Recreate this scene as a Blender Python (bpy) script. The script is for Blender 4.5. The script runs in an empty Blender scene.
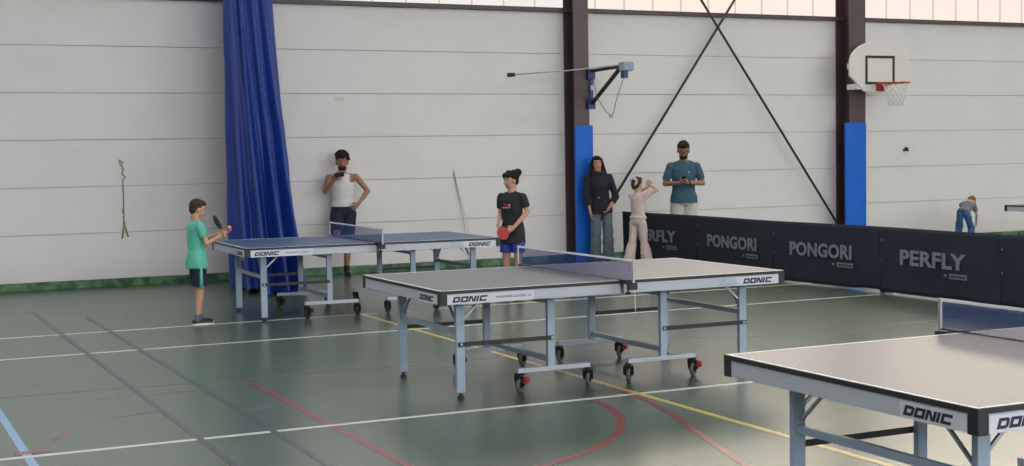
import bpy, bmesh, math, random
from mathutils import Vector, Matrix, Euler, noise
random.seed(7)
sc = bpy.context.scene
# ------------------------------------------------------------------ camera, light, exposure
CAM_R = Vector((0.90113, -0.43322, -0.01686)); CAM_U = Vector((0.04002, 0.04440, 0.99821)); CAM_F = Vector((0.43170, 0.90019, -0.05734))
cam_data = bpy.data.cameras.new('camera'); cam = bpy.data.objects.new('camera', cam_data)
sc.collection.objects.link(cam); sc.camera = cam
cam_data.sensor_width = 36.0; cam_data.lens = 1404.4 / 1024 * 36.0
cam_data.clip_end = 200
M = Matrix((CAM_R, CAM_U, -CAM_F)).transposed().to_4x4(); M.translation = Vector((0, 0, 1.662)); cam.matrix_world = M
world = bpy.data.worlds.new('world'); sc.world = world; world.use_nodes = True
world.node_tree.nodes['Background'].inputs[0].default_value = (0.75, 0.82, 0.95, 1)
world.node_tree.nodes['Background'].inputs[1].default_value = 0.6
sc.view_settings.view_transform = 'Standard'; sc.view_settings.look = 'None'
sc.view_settings.exposure = 0.0; sc.view_settings.gamma = 1.0; sc.view_settings.use_curve_mapping = False
WIN_LEFT, WIN_MID, WIN_RIGHT = 3.4, 3.2, 9.0      # daylight through the panes above the long wall, bay by bay
WIN_BACK, ROOF_FILL = 8.5, 4.2                          # daylight through the opposite windows; fill from added roof panels

COL = sc.collection
PI = math.pi
WY = 18.767          # the long wall

# ------------------------------------------------------------------ materials
def mat(name, col, rough=0.6, metal=0.0, var=0.08, scale=8.0, spec=0.5, bump=0.0, bscale=60.0, sheen=0.0, coat=0.0):
    m = bpy.data.materials.new(name); m.use_nodes = True
    nt = m.node_tree; b = nt.nodes['Principled BSDF']
    tc = nt.nodes.new('ShaderNodeTexCoord'); n = nt.nodes.new('ShaderNodeTexNoise')
    n.inputs['Scale'].default_value = scale; n.inputs['Detail'].default_value = 4
    nt.links.new(tc.outputs['Object'], n.inputs['Vector'])
    mx = nt.nodes.new('ShaderNodeMix'); mx.data_type = 'RGBA'
    mx.inputs[6].default_value = (*[c * (1 - var) for c in col], 1); mx.inputs[7].default_value = (*[min(1, c * (1 + var)) for c in col], 1)
    nt.links.new(n.outputs['Fac'], mx.inputs[0]); nt.links.new(mx.outputs[2], b.inputs['Base Color'])
    b.inputs['Roughness'].default_value = rough; b.inputs['Metallic'].default_value = metal
    b.inputs['Specular IOR Level'].default_value = spec
    b.inputs['Sheen Weight'].default_value = sheen
    b.inputs['Coat Weight'].default_value = coat
    if bump:
        n2 = nt.nodes.new('ShaderNodeTexNoise'); n2.inputs['Scale'].default_value = bscale; n2.inputs['Detail'].default_value = 3
        nt.links.new(tc.outputs['Object'], n2.inputs['Vector'])
        bp = nt.nodes.new('ShaderNodeBump'); bp.inputs['Strength'].default_value = bump; bp.inputs['Distance'].default_value = 0.01
        nt.links.new(n2.outputs['Fac'], bp.inputs['Height']); nt.links.new(bp.outputs[0], b.inputs['Normal'])
    return m

def emis(name, col, s, joint=False):
    m = bpy.data.materials.new(name); m.use_nodes = True
    nt = m.node_tree; nt.nodes.remove(nt.nodes['Principled BSDF'])
    e = nt.nodes.new('ShaderNodeEmission'); e.inputs[1].default_value = s
    tc = nt.nodes.new('ShaderNodeTexCoord'); n = nt.nodes.new('ShaderNodeTexNoise'); n.inputs['Scale'].default_value = 2.0
    mx = nt.nodes.new('ShaderNodeMix'); mx.data_type = 'RGBA'
    mx.inputs[6].default_value = (*[c * .93 for c in col], 1); mx.inputs[7].default_value = (*col, 1)
    nt.links.new(tc.outputs['Object'], n.inputs['Vector']); nt.links.new(n.outputs['Fac'], mx.inputs[0])
    nt.links.new(mx.outputs[2], e.inputs[0]); nt.links.new(e.outputs[0], nt.nodes['Material Output'].inputs[0])
    return m

def floor_mat():
    m = bpy.data.materials.new('green resin sports floor'); m.use_nodes = True
    nt = m.node_tree; b = nt.nodes['Principled BSDF']; N = nt.nodes.new; L = nt.links.new
    tc = N('ShaderNodeTexCoord')
    n1 = N('ShaderNodeTexNoise'); n1.inputs['Scale'].default_value = 0.35; n1.inputs['Detail'].default_value = 6
    mp = N('ShaderNodeMapping'); mp.inputs['Scale'].default_value = (1.0, 0.45, 1)
    n2 = N('ShaderNodeTexNoise'); n2.inputs['Scale'].default_value = 2.0; n2.inputs['Detail'].default_value = 3
    L(tc.outputs['Object'], mp.inputs[0]); L(mp.outputs[0], n1.inputs['Vector'])
    r = N('ShaderNodeValToRGB'); r.color_ramp.elements[0].position = .35; r.color_ramp.elements[1].position = .68
    r.color_ramp.elements[0].color = (0.062, 0.103, 0.072, 1); r.color_ramp.elements[1].color = (0.090, 0.122, 0.094, 1)
    L(n1.outputs['Fac'], r.inputs[0])
    mx = N('ShaderNodeMix'); mx.data_type = 'RGBA'; mx.blend_type = 'MULTIPLY'; mx.inputs[0].default_value = 0.12
    L(r.outputs[0], mx.inputs[6]); L(n2.outputs['Fac'], mx.inputs[7]); L(mx.outputs[2], b.inputs['Base Color'])
    mr = N('ShaderNodeMapRange'); mr.inputs['To Min'].default_value = 0.235; mr.inputs['To Max'].default_value = 0.285
    L(n2.outputs['Fac'], mr.inputs[0]); L(mr.outputs[0], b.inputs['Roughness'])
    mp2 = N('ShaderNodeMapping'); mp2.inputs['Rotation'].default_value = (0, 0, -.45); mp2.inputs['Scale'].default_value = (.35, 2.4, 1)
    n3 = N('ShaderNodeTexNoise'); n3.inputs['Scale'].default_value = 1.0; n3.inputs['Detail'].default_value = 2
    L(tc.outputs['Object'], mp2.inputs[0]); L(mp2.outputs[0], n3.inputs['Vector']); L(mp2.outputs[0], n2.inputs['Vector'])
    bp = N('ShaderNodeBump'); bp.inputs['Strength'].default_value = 0.012; bp.inputs['Distance'].default_value = 0.02
    L(n3.outputs['Fac'], bp.inputs['Height']); L(bp.outputs[0], b.inputs['Normal'])
    b.inputs['Specular IOR Level'].default_value = 0.40
    return m

def wall_mat(name, col):
    m = mat(name, col, 0.55, 0, 0.03, 0.6)
    nt = m.node_tree; b = nt.nodes['Principled BSDF']; N = nt.nodes.new; L = nt.links.new
    src = b.inputs['Base Color'].links[0].from_socket
    tc = N('ShaderNodeTexCoord'); n = N('ShaderNodeTexNoise'); n.inputs['Scale'].default_value = 1.3; n.inputs['Detail'].default_value = 6; n.inputs['Roughness'].default_value = .65
    L(tc.outputs['Object'], n.inputs['Vector'])
    r = N('ShaderNodeValToRGB'); r.color_ramp.elements[0].position = .30; r.color_ramp.elements[0].color = (0.94, 0.945, 0.945, 1)
    r.color_ramp.elements[1].position = .52; r.color_ramp.elements[1].color = (1, 1, 1, 1)
    L(n.outputs['Fac'], r.inputs[0])
    mx = N('ShaderNodeMix'); mx.data_type = 'RGBA'; mx.blend_type = 'MULTIPLY'; mx.inputs[0].default_value = 1
    L(src, mx.inputs[6]); L(r.outputs[0], mx.inputs[7]); L(mx.outputs[2], b.inputs['Base Color'])
    return m

def green_mat():
    m = bpy.data.materials.new('scuffed green plinth paint'); m.use_nodes = True
    nt = m.node_tree; b = nt.nodes['Principled BSDF']; N = nt.nodes.new; L = nt.links.new
    tc = N('ShaderNodeTexCoord'); n = N('ShaderNodeTexNoise'); n.inputs['Scale'].default_value = 6; n.inputs['Detail'].default_value = 8
    L(tc.outputs['Object'], n.inputs['Vector'])
    r = N('ShaderNodeValToRGB'); r.color_ramp.elements[0].position = .40; r.color_ramp.elements[0].color = (0.018, 0.085, 0.026, 1)
    r.color_ramp.elements[1].position = .66; r.color_ramp.elements[1].color = (0.14, 0.27, 0.14, 1)
    L(n.outputs['Fac'], r.inputs[0]); L(r.outputs[0], b.inputs['Base Color']); b.inputs['Roughness'].default_value = .5
    return m

def net_mat(name, col, cover, scale=420):
    m = bpy.data.materials.new(name); m.use_nodes = True
    nt = m.node_tree; b = nt.nodes['Principled BSDF']; N = nt.nodes.new; L = nt.links.new
    b.inputs['Base Color'].default_value = (*col, 1); b.inputs['Roughness'].default_value = .8
    t = N('ShaderNodeBsdfTransparent'); mx = N('ShaderNodeMixShader')
    tc = N('ShaderNodeTexCoord'); n = N('ShaderNodeTexNoise'); n.inputs['Scale'].default_value = scale
    L(tc.outputs['Object'], n.inputs['Vector'])
    mr = N('ShaderNodeMapRange'); mr.inputs['To Min'].default_value = cover - .1; mr.inputs['To Max'].default_value = cover + .1
    L(n.outputs['Fac'], mr.inputs[0]); L(mr.outputs[0], mx.inputs[0])
    L(t.outputs[0], mx.inputs[1]); L(b.outputs[0], mx.inputs[2]); L(mx.outputs[0], nt.nodes['Material Output'].inputs[0])
    return m

MT = dict(
    floor=floor_mat(), wall=wall_mat('white wall panels', (0.72, 0.715, 0.715)), seam=mat('dark seam', (0.40, 0.40, 0.41), .8),
    green=green_mat(), sill=mat('brown sill', (0.085, 0.065, 0.065), .5), steel=mat('brown painted steel', (0.085, 0.050, 0.058), .42, 0, .12, 3),
    ceil=mat('pale ceiling sheets', (0.50, 0.50, 0.49), .8), plain=mat('pale rendered wall', (0.55, 0.55, 0.54), .8),
    dim=mat('grey painted wall', (0.28, 0.28, 0.28), .8), brace=mat('dark rod paint', (0.035, 0.033, 0.035), .5), pad=mat('blue vinyl pad', (0.004, 0.13, 0.62), .5, 0, .12, 4, spec=.35, bump=.7, bscale=6),
    curtain=mat('royal blue curtain', (0.006, 0.036, 0.25), .42, 0, .12, 5, bump=.2, bscale=9),
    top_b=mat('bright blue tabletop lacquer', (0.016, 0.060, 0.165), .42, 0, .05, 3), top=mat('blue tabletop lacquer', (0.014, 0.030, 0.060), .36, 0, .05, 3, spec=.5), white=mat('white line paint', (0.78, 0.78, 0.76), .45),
    edge=mat('black edge band', (0.012, 0.013, 0.018), .45), apron=mat('light grey apron', (0.42, 0.465, 0.54), .42, 0, .03),
    leg=mat('grey blue lacquered steel', (0.30, 0.38, 0.50), .40, 0, .05), black=mat('black steel', (0.012, 0.012, 0.014), .45),
    rubber=mat('grey rubber tyre', (0.10, 0.10, 0.105), .6), red=mat('red brake plastic', (0.32, 0.020, 0.022), .4),
    metal=mat('zinc strut', (0.42, 0.44, 0.46), .35, .6), logo=mat('dark logo ink', (0.010, 0.014, 0.035), .5), plate=mat('white logo plate', (0.56, 0.60, 0.67), .4),
    net=net_mat('blue table net', (0.018, 0.05, 0.24), .38), tape=mat('white net tape', (0.72, 0.74, 0.78), .6),
    barrier=mat('navy black barrier cloth', (0.011, 0.016, 0.033), .8, 0, .15, 5, bump=.2, bscale=5), letter=mat('pale grey lettering', (0.19, 0.215, 0.265), .7),
    board=mat('white backboard', (0.72, 0.70, 0.67), .35), rim=mat('red rim', (0.45, 0.035, 0.03), .4), cord=mat('white net cord', (0.68, 0.68, 0.66), .8),
    bluesteel=mat('dark blue steel', (0.012, 0.035, 0.16), .4), greybox=mat('grey blue motor box', (0.28, 0.36, 0.46), .4), rope=mat('yellowed rope', (0.34, 0.27, 0.13), .8),
    ropedark=mat('dark rope', (0.13, 0.12, 0.11), .8), line_w=mat('white court paint', (0.55, 0.56, 0.50), .30, 0, .15, 6), line_y=mat('yellow court paint', (0.50, 0.40, 0.11), .30, 0, .15, 6),
    line_r=mat('red court paint', (0.17, 0.026, 0.034), .30, 0, .25, 6), line_g=mat('dark court paint', (0.034, 0.046, 0.052), .30, 0, .25, 6), line_b=mat('light blue court paint', (0.17, 0.32, 0.55), .30, 0, .1, 6),
    line_f=mat('faded dark red court paint', (0.085, 0.060, 0.056), .30, 0, .3, 6),
    win_l=emis('dull daylit pane', (0.93, 0.97, 1.0), WIN_LEFT), win_m=emis('daylit pane', (1.0, 0.95, 0.88), WIN_MID), win_r=emis('bright daylit pane', (1.0, 0.865, 0.71), WIN_RIGHT),
    win_l_low=emis('dimmed dull pane', (0.93, 0.97, 1.0), .80), win_m_low=emis('dimmed pane', (1.0, 0.97, 0.93), .93), win_r_low=emis('dimmed bright pane', (1.0, 0.86, 0.78), 1.05),
    win_back=emis('opposite daylit pane', (1.0, 0.985, 0.975), WIN_BACK), roof_fill=emis('added roof fill panel', (1.0, 0.98, 0.965), ROOF_FILL),
    joint=emis('glowing pane joint', (0.88, 0.68, 0.64), .85),  # emission stands in for daylight passing through the joints
    skin_a=mat('light skin', (0.50, 0.27, 0.19), .5), skin_b=mat('tan skin', (0.33, 0.165, 0.105), .5), skin_c=mat('fair skin', (0.55, 0.33, 0.25), .5),
    hair_d=mat('dark brown hair', (0.018, 0.011, 0.009), .75, spec=.2), hair_b=mat('brown hair', (0.055, 0.030, 0.018), .75, spec=.2), hair_r=mat('reddish hair', (0.19, 0.085, 0.045), .75, spec=.2),
    teal=mat('aqua green cotton', (0.105, 0.47, 0.37), .8), navy=mat('navy cotton', (0.010, 0.014, 0.038), .8), tankw=mat('white ribbed cotton', (0.68, 0.68, 0.69), .8),
    tee_black=mat('black cotton', (0.013, 0.014, 0.018), .8), royal=mat('royal blue shorts cloth', (0.02, 0.045, 0.36), .7), hoodie=mat('black hoodie', (0.012, 0.015, 0.023), .85),
    jeans=mat('washed grey denim', (0.12, 0.16, 0.20), .8, 0, .35, 9), jeans_b=mat('blue denim', (0.045, 0.13, 0.30), .8, 0, .2, 9), pink=mat('pale pink cotton', (0.62, 0.50, 0.48), .8, 0, .12, 20),
    pinkt=mat('pale pink trouser cloth', (0.60, 0.49, 0.46), .8), petrol=mat('petrol blue jersey', (0.035, 0.095, 0.145), .8), sand=mat('off white shorts cloth', (0.52, 0.52, 0.50), .8),
    stripe=mat('grey striped shirt cloth', (0.16, 0.17, 0.20), .8, 0, .55, 30), shoe=mat('black shoe', (0.012, 0.012, 0.014), .5), sole=mat('white sole', (0.65, 0.65, 0.63), .5),
    sock=mat('grey blue sock', (0.10, 0.12, 0.19), .8), eye=mat('dark eye', (0.02, 0.013, 0.01), .3), lip=mat('lips', (0.33, 0.10, 0.09), .5), scr=mat('lilac scrunchie', (0.60, 0.55, 0.66), .8),
    orange=mat('orange celluloid', (0.95, 0.30, 0.10), .4), racket_r=mat('red racket rubber', (0.34, 0.008, 0.015), .5), racket_k=mat('black racket rubber', (0.020, 0.022, 0.026), .5), wood=mat('racket wood', (0.40, 0.22, 0.10), .5),
    phone=mat('black phone', (0.008, 0.008, 0.010), .25), paper=mat('yellowed paper scrap', (0.62, 0.60, 0.48), .8), scuff=mat('grey wire', (0.36, 0.36, 0.37), .6), glass=mat('dark glasses frame', (0.01, 0.01, 0.01), .3),
)

# ------------------------------------------------------------------ mesh helpers
class MB:
    def __init__(s): s.b = bmesh.new()
    def box(s, c, d, rot=None):
        r = bmesh.ops.create_cube(s.b, size=1.0); m = Matrix.Translation(Vector(c)) @ (rot.to_4x4() if rot else Matrix()) @ Matrix.Diagonal((*d, 1))
        bmesh.ops.transform(s.b, matrix=m, verts=r['verts']); return s
    def bar(s, p0, p1, w, h, up=(0, 0, 1)):
        p0, p1 = Vector(p0), Vector(p1); x = (p1 - p0); L = x.length; x.normalize()
        y = Vector(up).cross(x)
        if y.length < 1e-4: y = Vector((0, 1, 0)).cross(x)
        y.normalize(); z = x.cross(y)
        m = Matrix((x, y, z)).transposed()
        return s.box((p0 + p1) / 2, (L, w, h), m)
    def loft(s, rings, seg=16, cap=True):
        # rings: (centre, rx, ry, xaxis, yaxis)
        V = []
        for c, rx, ry, xa, ya in rings:
            V.append([s.b.verts.new(Vector(c) + xa * (rx * math.cos(2 * PI * k / seg)) + ya * (ry * math.sin(2 * PI * k / seg))) for k in range(seg)])
        for a, b in zip(V, V[1:]):
            for k in range(seg): s.b.faces.new((a[k], a[(k + 1) % seg], b[(k + 1) % seg], b[k]))
        if cap: s.b.faces.new(V[0][::-1]); s.b.faces.new(V[-1])
        return s
    def tube(s, pts, rad, seg=10):
        pts = [Vector(p) for p in pts]; n = len(pts)
        if not isinstance(rad, (list, tuple)): rad = [rad] * n
        R = []; prev = None
        for i, p in enumerate(pts):
            t = (pts[min(i + 1, n - 1)] - pts[max(i - 1, 0)]).normalized()
            if prev is None:
                a = Vector((0, 0, 1)) if abs(t.z) < .9 else Vector((1, 0, 0))
                xa = t.cross(a).normalized()
            else: xa = (prev - t * prev.dot(t)).normalized()
            prev = xa; R.append((p, rad[i], rad[i], xa, t.cross(xa)))
        return s.loft(R, seg)
    def caps(s, p0, p1, r0, r1, seg=14):
        s.ball(p0, (r0,) * 3); s.ball(p1, (r1,) * 3); return s.tube([p0, p1], [r0, r1], seg)
    def ball(s, c, r, rot=None, u=16, v=10):
        if not isinstance(r, (list, tuple)): r = (r,) * 3
        q = bmesh.ops.create_uvsphere(s.b, u_segments=u, v_segments=v, radius=1.0)
        m = Matrix.Translation(Vector(c)) @ (rot.to_4x4() if rot else Matrix()) @ Matrix.Diagonal((*r, 1))
        bmesh.ops.transform(s.b, matrix=m, verts=q['verts']); return s
    def prism(s, poly, p, xa, ya, th):
        # polygon outline in the plane (xa, ya) at p, given a thickness along xa x ya
        xa, ya, p = Vector(xa), Vector(ya), Vector(p); n = xa.cross(ya)
        a = [s.b.verts.new(p + xa * u + ya * v) for u, v in poly]; b = [s.b.verts.new(p + xa * u + ya * v + n * th) for u, v in poly]
        s.b.faces.new(a[::-1]); s.b.faces.new(b)
        for k in range(len(a)): s.b.faces.new((a[k], a[(k + 1) % len(a)], b[(k + 1) % len(a)], b[k]))
        return s
    def build(s, name, m, parent=None, smooth=False, bevel=0, remesh=0, relax=0, folds=0):
        bmesh.ops.recalc_face_normals(s.b, faces=s.b.faces)
        me = bpy.data.meshes.new(name); s.b.to_mesh(me); s.b.free()
        o = bpy.data.objects.new(name, me); COL.objects.link(o); me.materials.append(m)
        if smooth or remesh:
            for p in me.polygons: p.use_smooth = True
        if parent: o.parent = parent
        if bevel:
            k = o.modifiers.new('bevel', 'BEVEL'); k.width = bevel; k.segments = 2; k.limit_method = 'ANGLE'
        if remesh:
            k = o.modifiers.new('remesh', 'REMESH'); k.mode = 'VOXEL'; k.voxel_size = remesh; k.use_smooth_shade = True
            if relax:
                k = o.modifiers.new('smooth', 'SMOOTH'); k.factor = .6; k.iterations = relax
            if folds:
                tx = bpy.data.textures.get('folds') or bpy.data.textures.new('folds', 'CLOUDS'); tx.noise_scale = .09; tx.noise_depth = 1
                k = o.modifiers.new('folds', 'DISPLACE'); k.texture = tx; k.strength = folds; k.mid_level = .5; k.texture_coords = 'LOCAL'
        return o

def empty(name, loc, rz=0):
    o = bpy.data.objects.new(name, None); COL.objects.link(o); o.location = loc; o.rotation_euler = (0, 0, rz); o.empty_display_size = .1
    return o
def tag(o, label, cat, group=None, kind=None):
    o['label'] = label; o['category'] = cat
    if group: o['group'] = group
    if kind: o['kind'] = kind
    return o
def struct(o): o['kind'] = 'structure'; return o
def copy_tree(o, parent=None):
    c = o.copy(); COL.objects.link(c)
    if parent: c.parent = parent
    for ch in [q for q in bpy.data.objects if q.parent == o]: copy_tree(ch, c)
    return c

def text_mesh(name, body, size, m, parent, p, xa, ya, bold=0.0, shear=0.0, spacing=1.0, width=None, th=.0015):
    cu = bpy.data.curves.new(name, 'FONT'); cu.body = body; cu.size = size; cu.offset = bold; cu.shear = shear; cu.space_character = spacing; cu.extrude = th; cu.resolution_u = 3
    t = bpy.data.objects.new(name + '_src', cu); COL.objects.link(t); bpy.context.view_layer.update()
    me = bpy.data.meshes.new_from_object(t.evaluated_get(bpy.context.evaluated_depsgraph_get()))
    bpy.data.objects.remove(t); bpy.data.curves.remove(cu)
    xs = [v.co.x for v in me.vertices]; ys = [v.co.y for v in me.vertices]; x0, x1, y0, y1 = min(xs), max(xs), min(ys), max(ys)
    sx = (width / (x1 - x0)) if width else 1; sy = size / (y1 - y0)
    if not width: sx = sy
    xa, ya, p = Vector(xa), Vector(ya), Vector(p); n = xa.cross(ya)
    for v in me.vertices: v.co = p + xa * ((v.co.x - x0) * sx) + ya * ((v.co.y - y0) * sy) + n * (v.co.z)
    me.materials.clear(); me.materials.append(m)
    o = bpy.data.objects.new(name, me); COL.objects.link(o)
    if parent: o.parent = parent
    return o

# ------------------------------------------------------------------ the hall
X0, X1, Y0, HT = -9.0, 30.6, -14.0, 7.3
fl = struct(MB().box(((X0 + X1) / 2, (Y0 + WY) / 2, -.1), (X1 - X0, WY - Y0 + .4, .2)).build('floor', MT['floor']))
# court markings, painted strips a hair above the resin
def strip(poly, w, m, z=.0015):
    b = bmesh.new(); P = [Vector((x, y)) for x, y in poly]; L = []; R = []
    for i, p in enumerate(P):
        t = (P[min(i + 1, len(P) - 1)] - P[max(i - 1, 0)]).normalized(); n = Vector((-t.y, t.x)) * w / 2
        L.append((p + n)); R.append((p - n))
    lv = [[b.verts.new((q.x, q.y, zz)) for q in S] for S in (L, R) for zz in (.0002, z)]
    for i in range(len(P) - 1):
        b.faces.new((lv[1][i], lv[1][i + 1], lv[3][i + 1], lv[3][i]))
        b.faces.new((lv[0][i], lv[0][i + 1], lv[1][i + 1], lv[1][i])); b.faces.new((lv[2][i], lv[2][i + 1], lv[3][i + 1], lv[3][i]))
    x = MB(); x.b.free(); x.b = b
    return x.build('court_line', m, fl)
strip([(-6, 12.37), (10.5, 12.37)], .05, MT['line_w']); strip([(-6, 13.86), (24, 13.86)], .05, MT['line_w'])
strip([(-6, 8.22), (24, 8.22)], .05, MT['line_w'], .0016); strip([(10.7, 12.37), (24, 12.37)], .05, MT['line_w'])
strip([(4.88, -4), (4.88, 13.83)], .05, MT['line_y'], .0018)
strip([(1.875, -2), (1.875, 16.2)], .042, MT['line_g'], .0022); strip([(2.32, -2), (2.32, 15.2)], .042, MT['line_g'], .0022)
strip([(.905, -2), (.905, 9.95)], .05, MT['line_b'], .0012); strip([(2.69, -1), (2.69, 10.1)], .055, MT['line_r'], .0012)
strip([(2.69 + 1.81 * math.cos(a), 8.28 + 1.81 * math.sin(a)) for a in [math.radians(-90 + k * 3) for k in range(30)]], .055, MT['line_r'], .0013)
strip([(4.84, 8.6), (4.83, 8.29), (4.79, 7.95), (4.70, 7.55), (4.54, 7.04), (4.38, 6.52), (4.20, 5.9), (3.95, 5.3), (3.6, 4.6)], .05, MT['line_r'], .0014)
strip([(.6, 10.45), (2.2, 10.32), (6.5, 10.25), (10.4, 10.2)], .04, MT['line_f'], .0011)
strip([(1.55, 9.95), (2.6, 10.0)], .03, MT['line_f'], .0009); strip([(1.55, 9.2), (1.85, 9.28)], .035, MT['line_f'], .0009)
strip([(1.1, 8.65), (1.25, 8.9)], .035, MT['line_r'], .0009); strip([(.85, 8.33), (1.05, 8.36)], .08, MT['line_r'], .0019)

# long wall: stacked panels with grooves
wb = MB(); wb.box(((X0 + X1) / 2, WY + .14, 1.9), (X1 - X0, .2, 3.8))
for k in range(6):
    z0 = .1 + .605 * k; h = .605 - .008
    if k == 5: h = 3.74 - z0
    wb.box(((X0 + X1) / 2, WY + .02, z0 + h / 2 + .004), (X1 - X0, .04, h))
wall = struct(wb.build('wall_back', MT['wall'], bevel=0))
sm = MB()
for k in range(1, 6): sm.box(((X0 + X1) / 2, WY + .036, .1 + .605 * k), (X1 - X0, .01, .009))
sm.build('panel_seam', MT['seam'], wall)
struct(MB().box(((X0 + X1) / 2, WY + .015, .05), (X1 - X0, .05, .10)).build('baseboard_back', MT['green'], bevel=.004))
struct(MB().box(((X0 + X1) / 2, WY - .01, 3.772), (X1 - X0, .14, .064)).build('trim_1', MT['sill'], bevel=.004))
struct(MB().box(((X0 + X1) / 2, WY + .03, 6.95), (X1 - X0, .16, .12)).build('trim_2', MT['sill'], bevel=.004))
struct(MB().box(((X0 + X1) / 2, WY + .14, 7.15), (X1 - X0, .2, .3)).build('wall_upper', MT['plain']))
COLX = [-5.52 + 5.18 * k for k in range(7)]                 # -5.52 .. 25.56 ; 4.84, 10.02, 15.2 are the three in question
edges = [X0] + COLX + [X1]
for i in range(len(edges) - 1):
    a, b = edges[i] + .02, edges[i + 1] - .02
    m = 'win_l' if b < 5 else ('win_m' if b < 10.1 else 'win_r')
    w = struct(MB().box(((a + b) / 2, WY + .10, (4.6 + 6.9) / 2), (b - a, .02, 2.3)).build('window_%d' % (i + 1), MT[m]))
    MB().box(((a + b) / 2, WY + .10, 4.2), (b - a, .02, .80)).build('dimmed_strip', MT[m + '_low'], w)      # added split: visible strip dimmed, unseen panes above kept brighter for reflections
    MB().box(((a + b) / 2, WY + .07, 4.6), (b - a, .05, .05)).build('added_rail', MT['joint'], w)  # added rail over the brightness split, glowing like the joints
    j = MB(); x = math.ceil((a - 11.53) / .513) * .513 + 11.53
    while x < b:
        j.box((x, WY + .083, (3.80 + 6.9) / 2), (.022, .014, 3.1)); x += .513
    j.build('pane_joint', MT['joint'], w)
# the other walls, ceiling and added roof fill panels (behind and beside the camera)
struct(MB().box(((X0 + X1) / 2, Y0 - .1, 1.9), (X1 - X0, .2, 3.8)).build('wall_front', MT['plain']))
struct(MB().box(((X0 + X1) / 2, Y0 - .1, 7.1), (X1 - X0, .2, .4)).build('wall_front_upper', MT['plain']))
struct(MB().box(((X0 + X1) / 2, Y0 - .1, 5.35), (X1 - X0, .04, 3.1)).build('window_20', MT['win_back']))
struct(MB().box((X0 - .1, (Y0 + WY) / 2, HT / 2), (.2, WY - Y0, HT)).build('wall_left', MT['dim']))
struct(MB().box((X1 + .1, (Y0 + WY) / 2, HT / 2), (.2, WY - Y0, HT)).build('wall_right', MT['plain']))
cb = MB(); ys = [Y0, -8.5, -6.5, 0.0, 2.0, 8.5, 10.5, WY + .3]
for a, b in ((0, 1), (2, 3), (4, 5), (6, 7)): cb.box(((X0 + X1) / 2, (ys[a] + ys[b]) / 2, HT + .05), (X1 - X0 + .4, ys[b] - ys[a], .1))
struct(cb.build('ceiling', MT['ceil']))
for i, (a, b) in enumerate(((1, 2), (3, 4), (5, 6))):
    struct(MB().box(((X0 + X1) / 2, (ys[a] + ys[b]) / 2, HT + .06), (X1 - X0 + .4, ys[b] - ys[a], .06)).build('window_%d' % (30 + i), MT['roof_fill']))  # unseen glowing panels, added to light the closed hall from above

# steel columns: I sections, each with its own label
COLD = .33
def column(x, label, COLW=.25, COLD=.33):
    b = MB(); yf = WY - COLD
    b.box((x, yf + .010, HT / 2), (COLW, .020, HT)); b.box((x, WY - .012, HT / 2), (COLW, .020, HT)); b.box((x, WY - COLD / 2, HT / 2), (.014, COLD - .03, HT))
    return tag(b.build('steel_column', MT['steel'], bevel=.002), label, 'column', 'steel wall columns')
column(4.87, 'brown steel column hidden behind the gathered blue curtain', .20)
column(10.03, 'brown steel column carrying the folding arm, above a blue pad beside the woman in black')
column(15.165, 'brown steel column carrying the basketball backboard, above a blue pad', .33, .36)
def pad(x, x0, x1, top, label):
    b = MB(); yf = WY - (.33 if x < 12 else .36) - .003
    w = x1 - x0; pts = []
    for k in range(13):
        u = k / 12; pts.append((x0 + u * w, -.052 - .010 * math.sin(PI * u)))
    poly = [(x0, 0)] + [(p[0], p[1]) for p in pts] + [(x1, 0)]
    b.prism([(p[0], p[1]) for p in poly], (0, yf, .03), (1, 0, 0), (0, 1, 0), top - .03)
    o = b.build('column_pad', MT['pad'], bevel=.012)
    MB().box(((x0 + x1) / 2, yf - .030, top + .001), (w * .96, .045, .006)).build('top_seam', MT['pad'], o)
    return tag(o, label, 'pad', 'blue column pads')
pad(10.03, 9.885, 10.185, 2.04, 'blue vinyl impact pad on the column below the folding arm')
pad(15.165, 14.88, 15.30, 2.05, 'blue vinyl impact pad on the column below the basketball backboard')

# crossing wind braces in the right-hand bay
def brace(p0, p1, label, dy):
    t = tag(empty('wind_brace', p0), label, 'brace', 'crossing wind braces')
    P0, P1 = Vector((0, 0, 0)), Vector(p1) - Vector(p0)
    MB().tube([P0, P1], .020, 10).build('rod', MT['brace'], t, True)
    for q, s in ((P0, 1), (P1, -1)):
        d = (P1 - P0).normalized() * s
        MB().bar(q + d * .03, q + d * .25, .045, .045).build('end_fork', MT['brace'], t)
brace((10.24, WY - .16, .37), (14.96, WY - .16, 6.85), 'dark steel brace rod rising from behind the woman in black up to the right', 0)
brace((14.99, WY - .21, .22), (10.22, WY - .21, 6.72), 'dark steel brace rod rising from the foot of the backboard column up to the left', 0)

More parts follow.
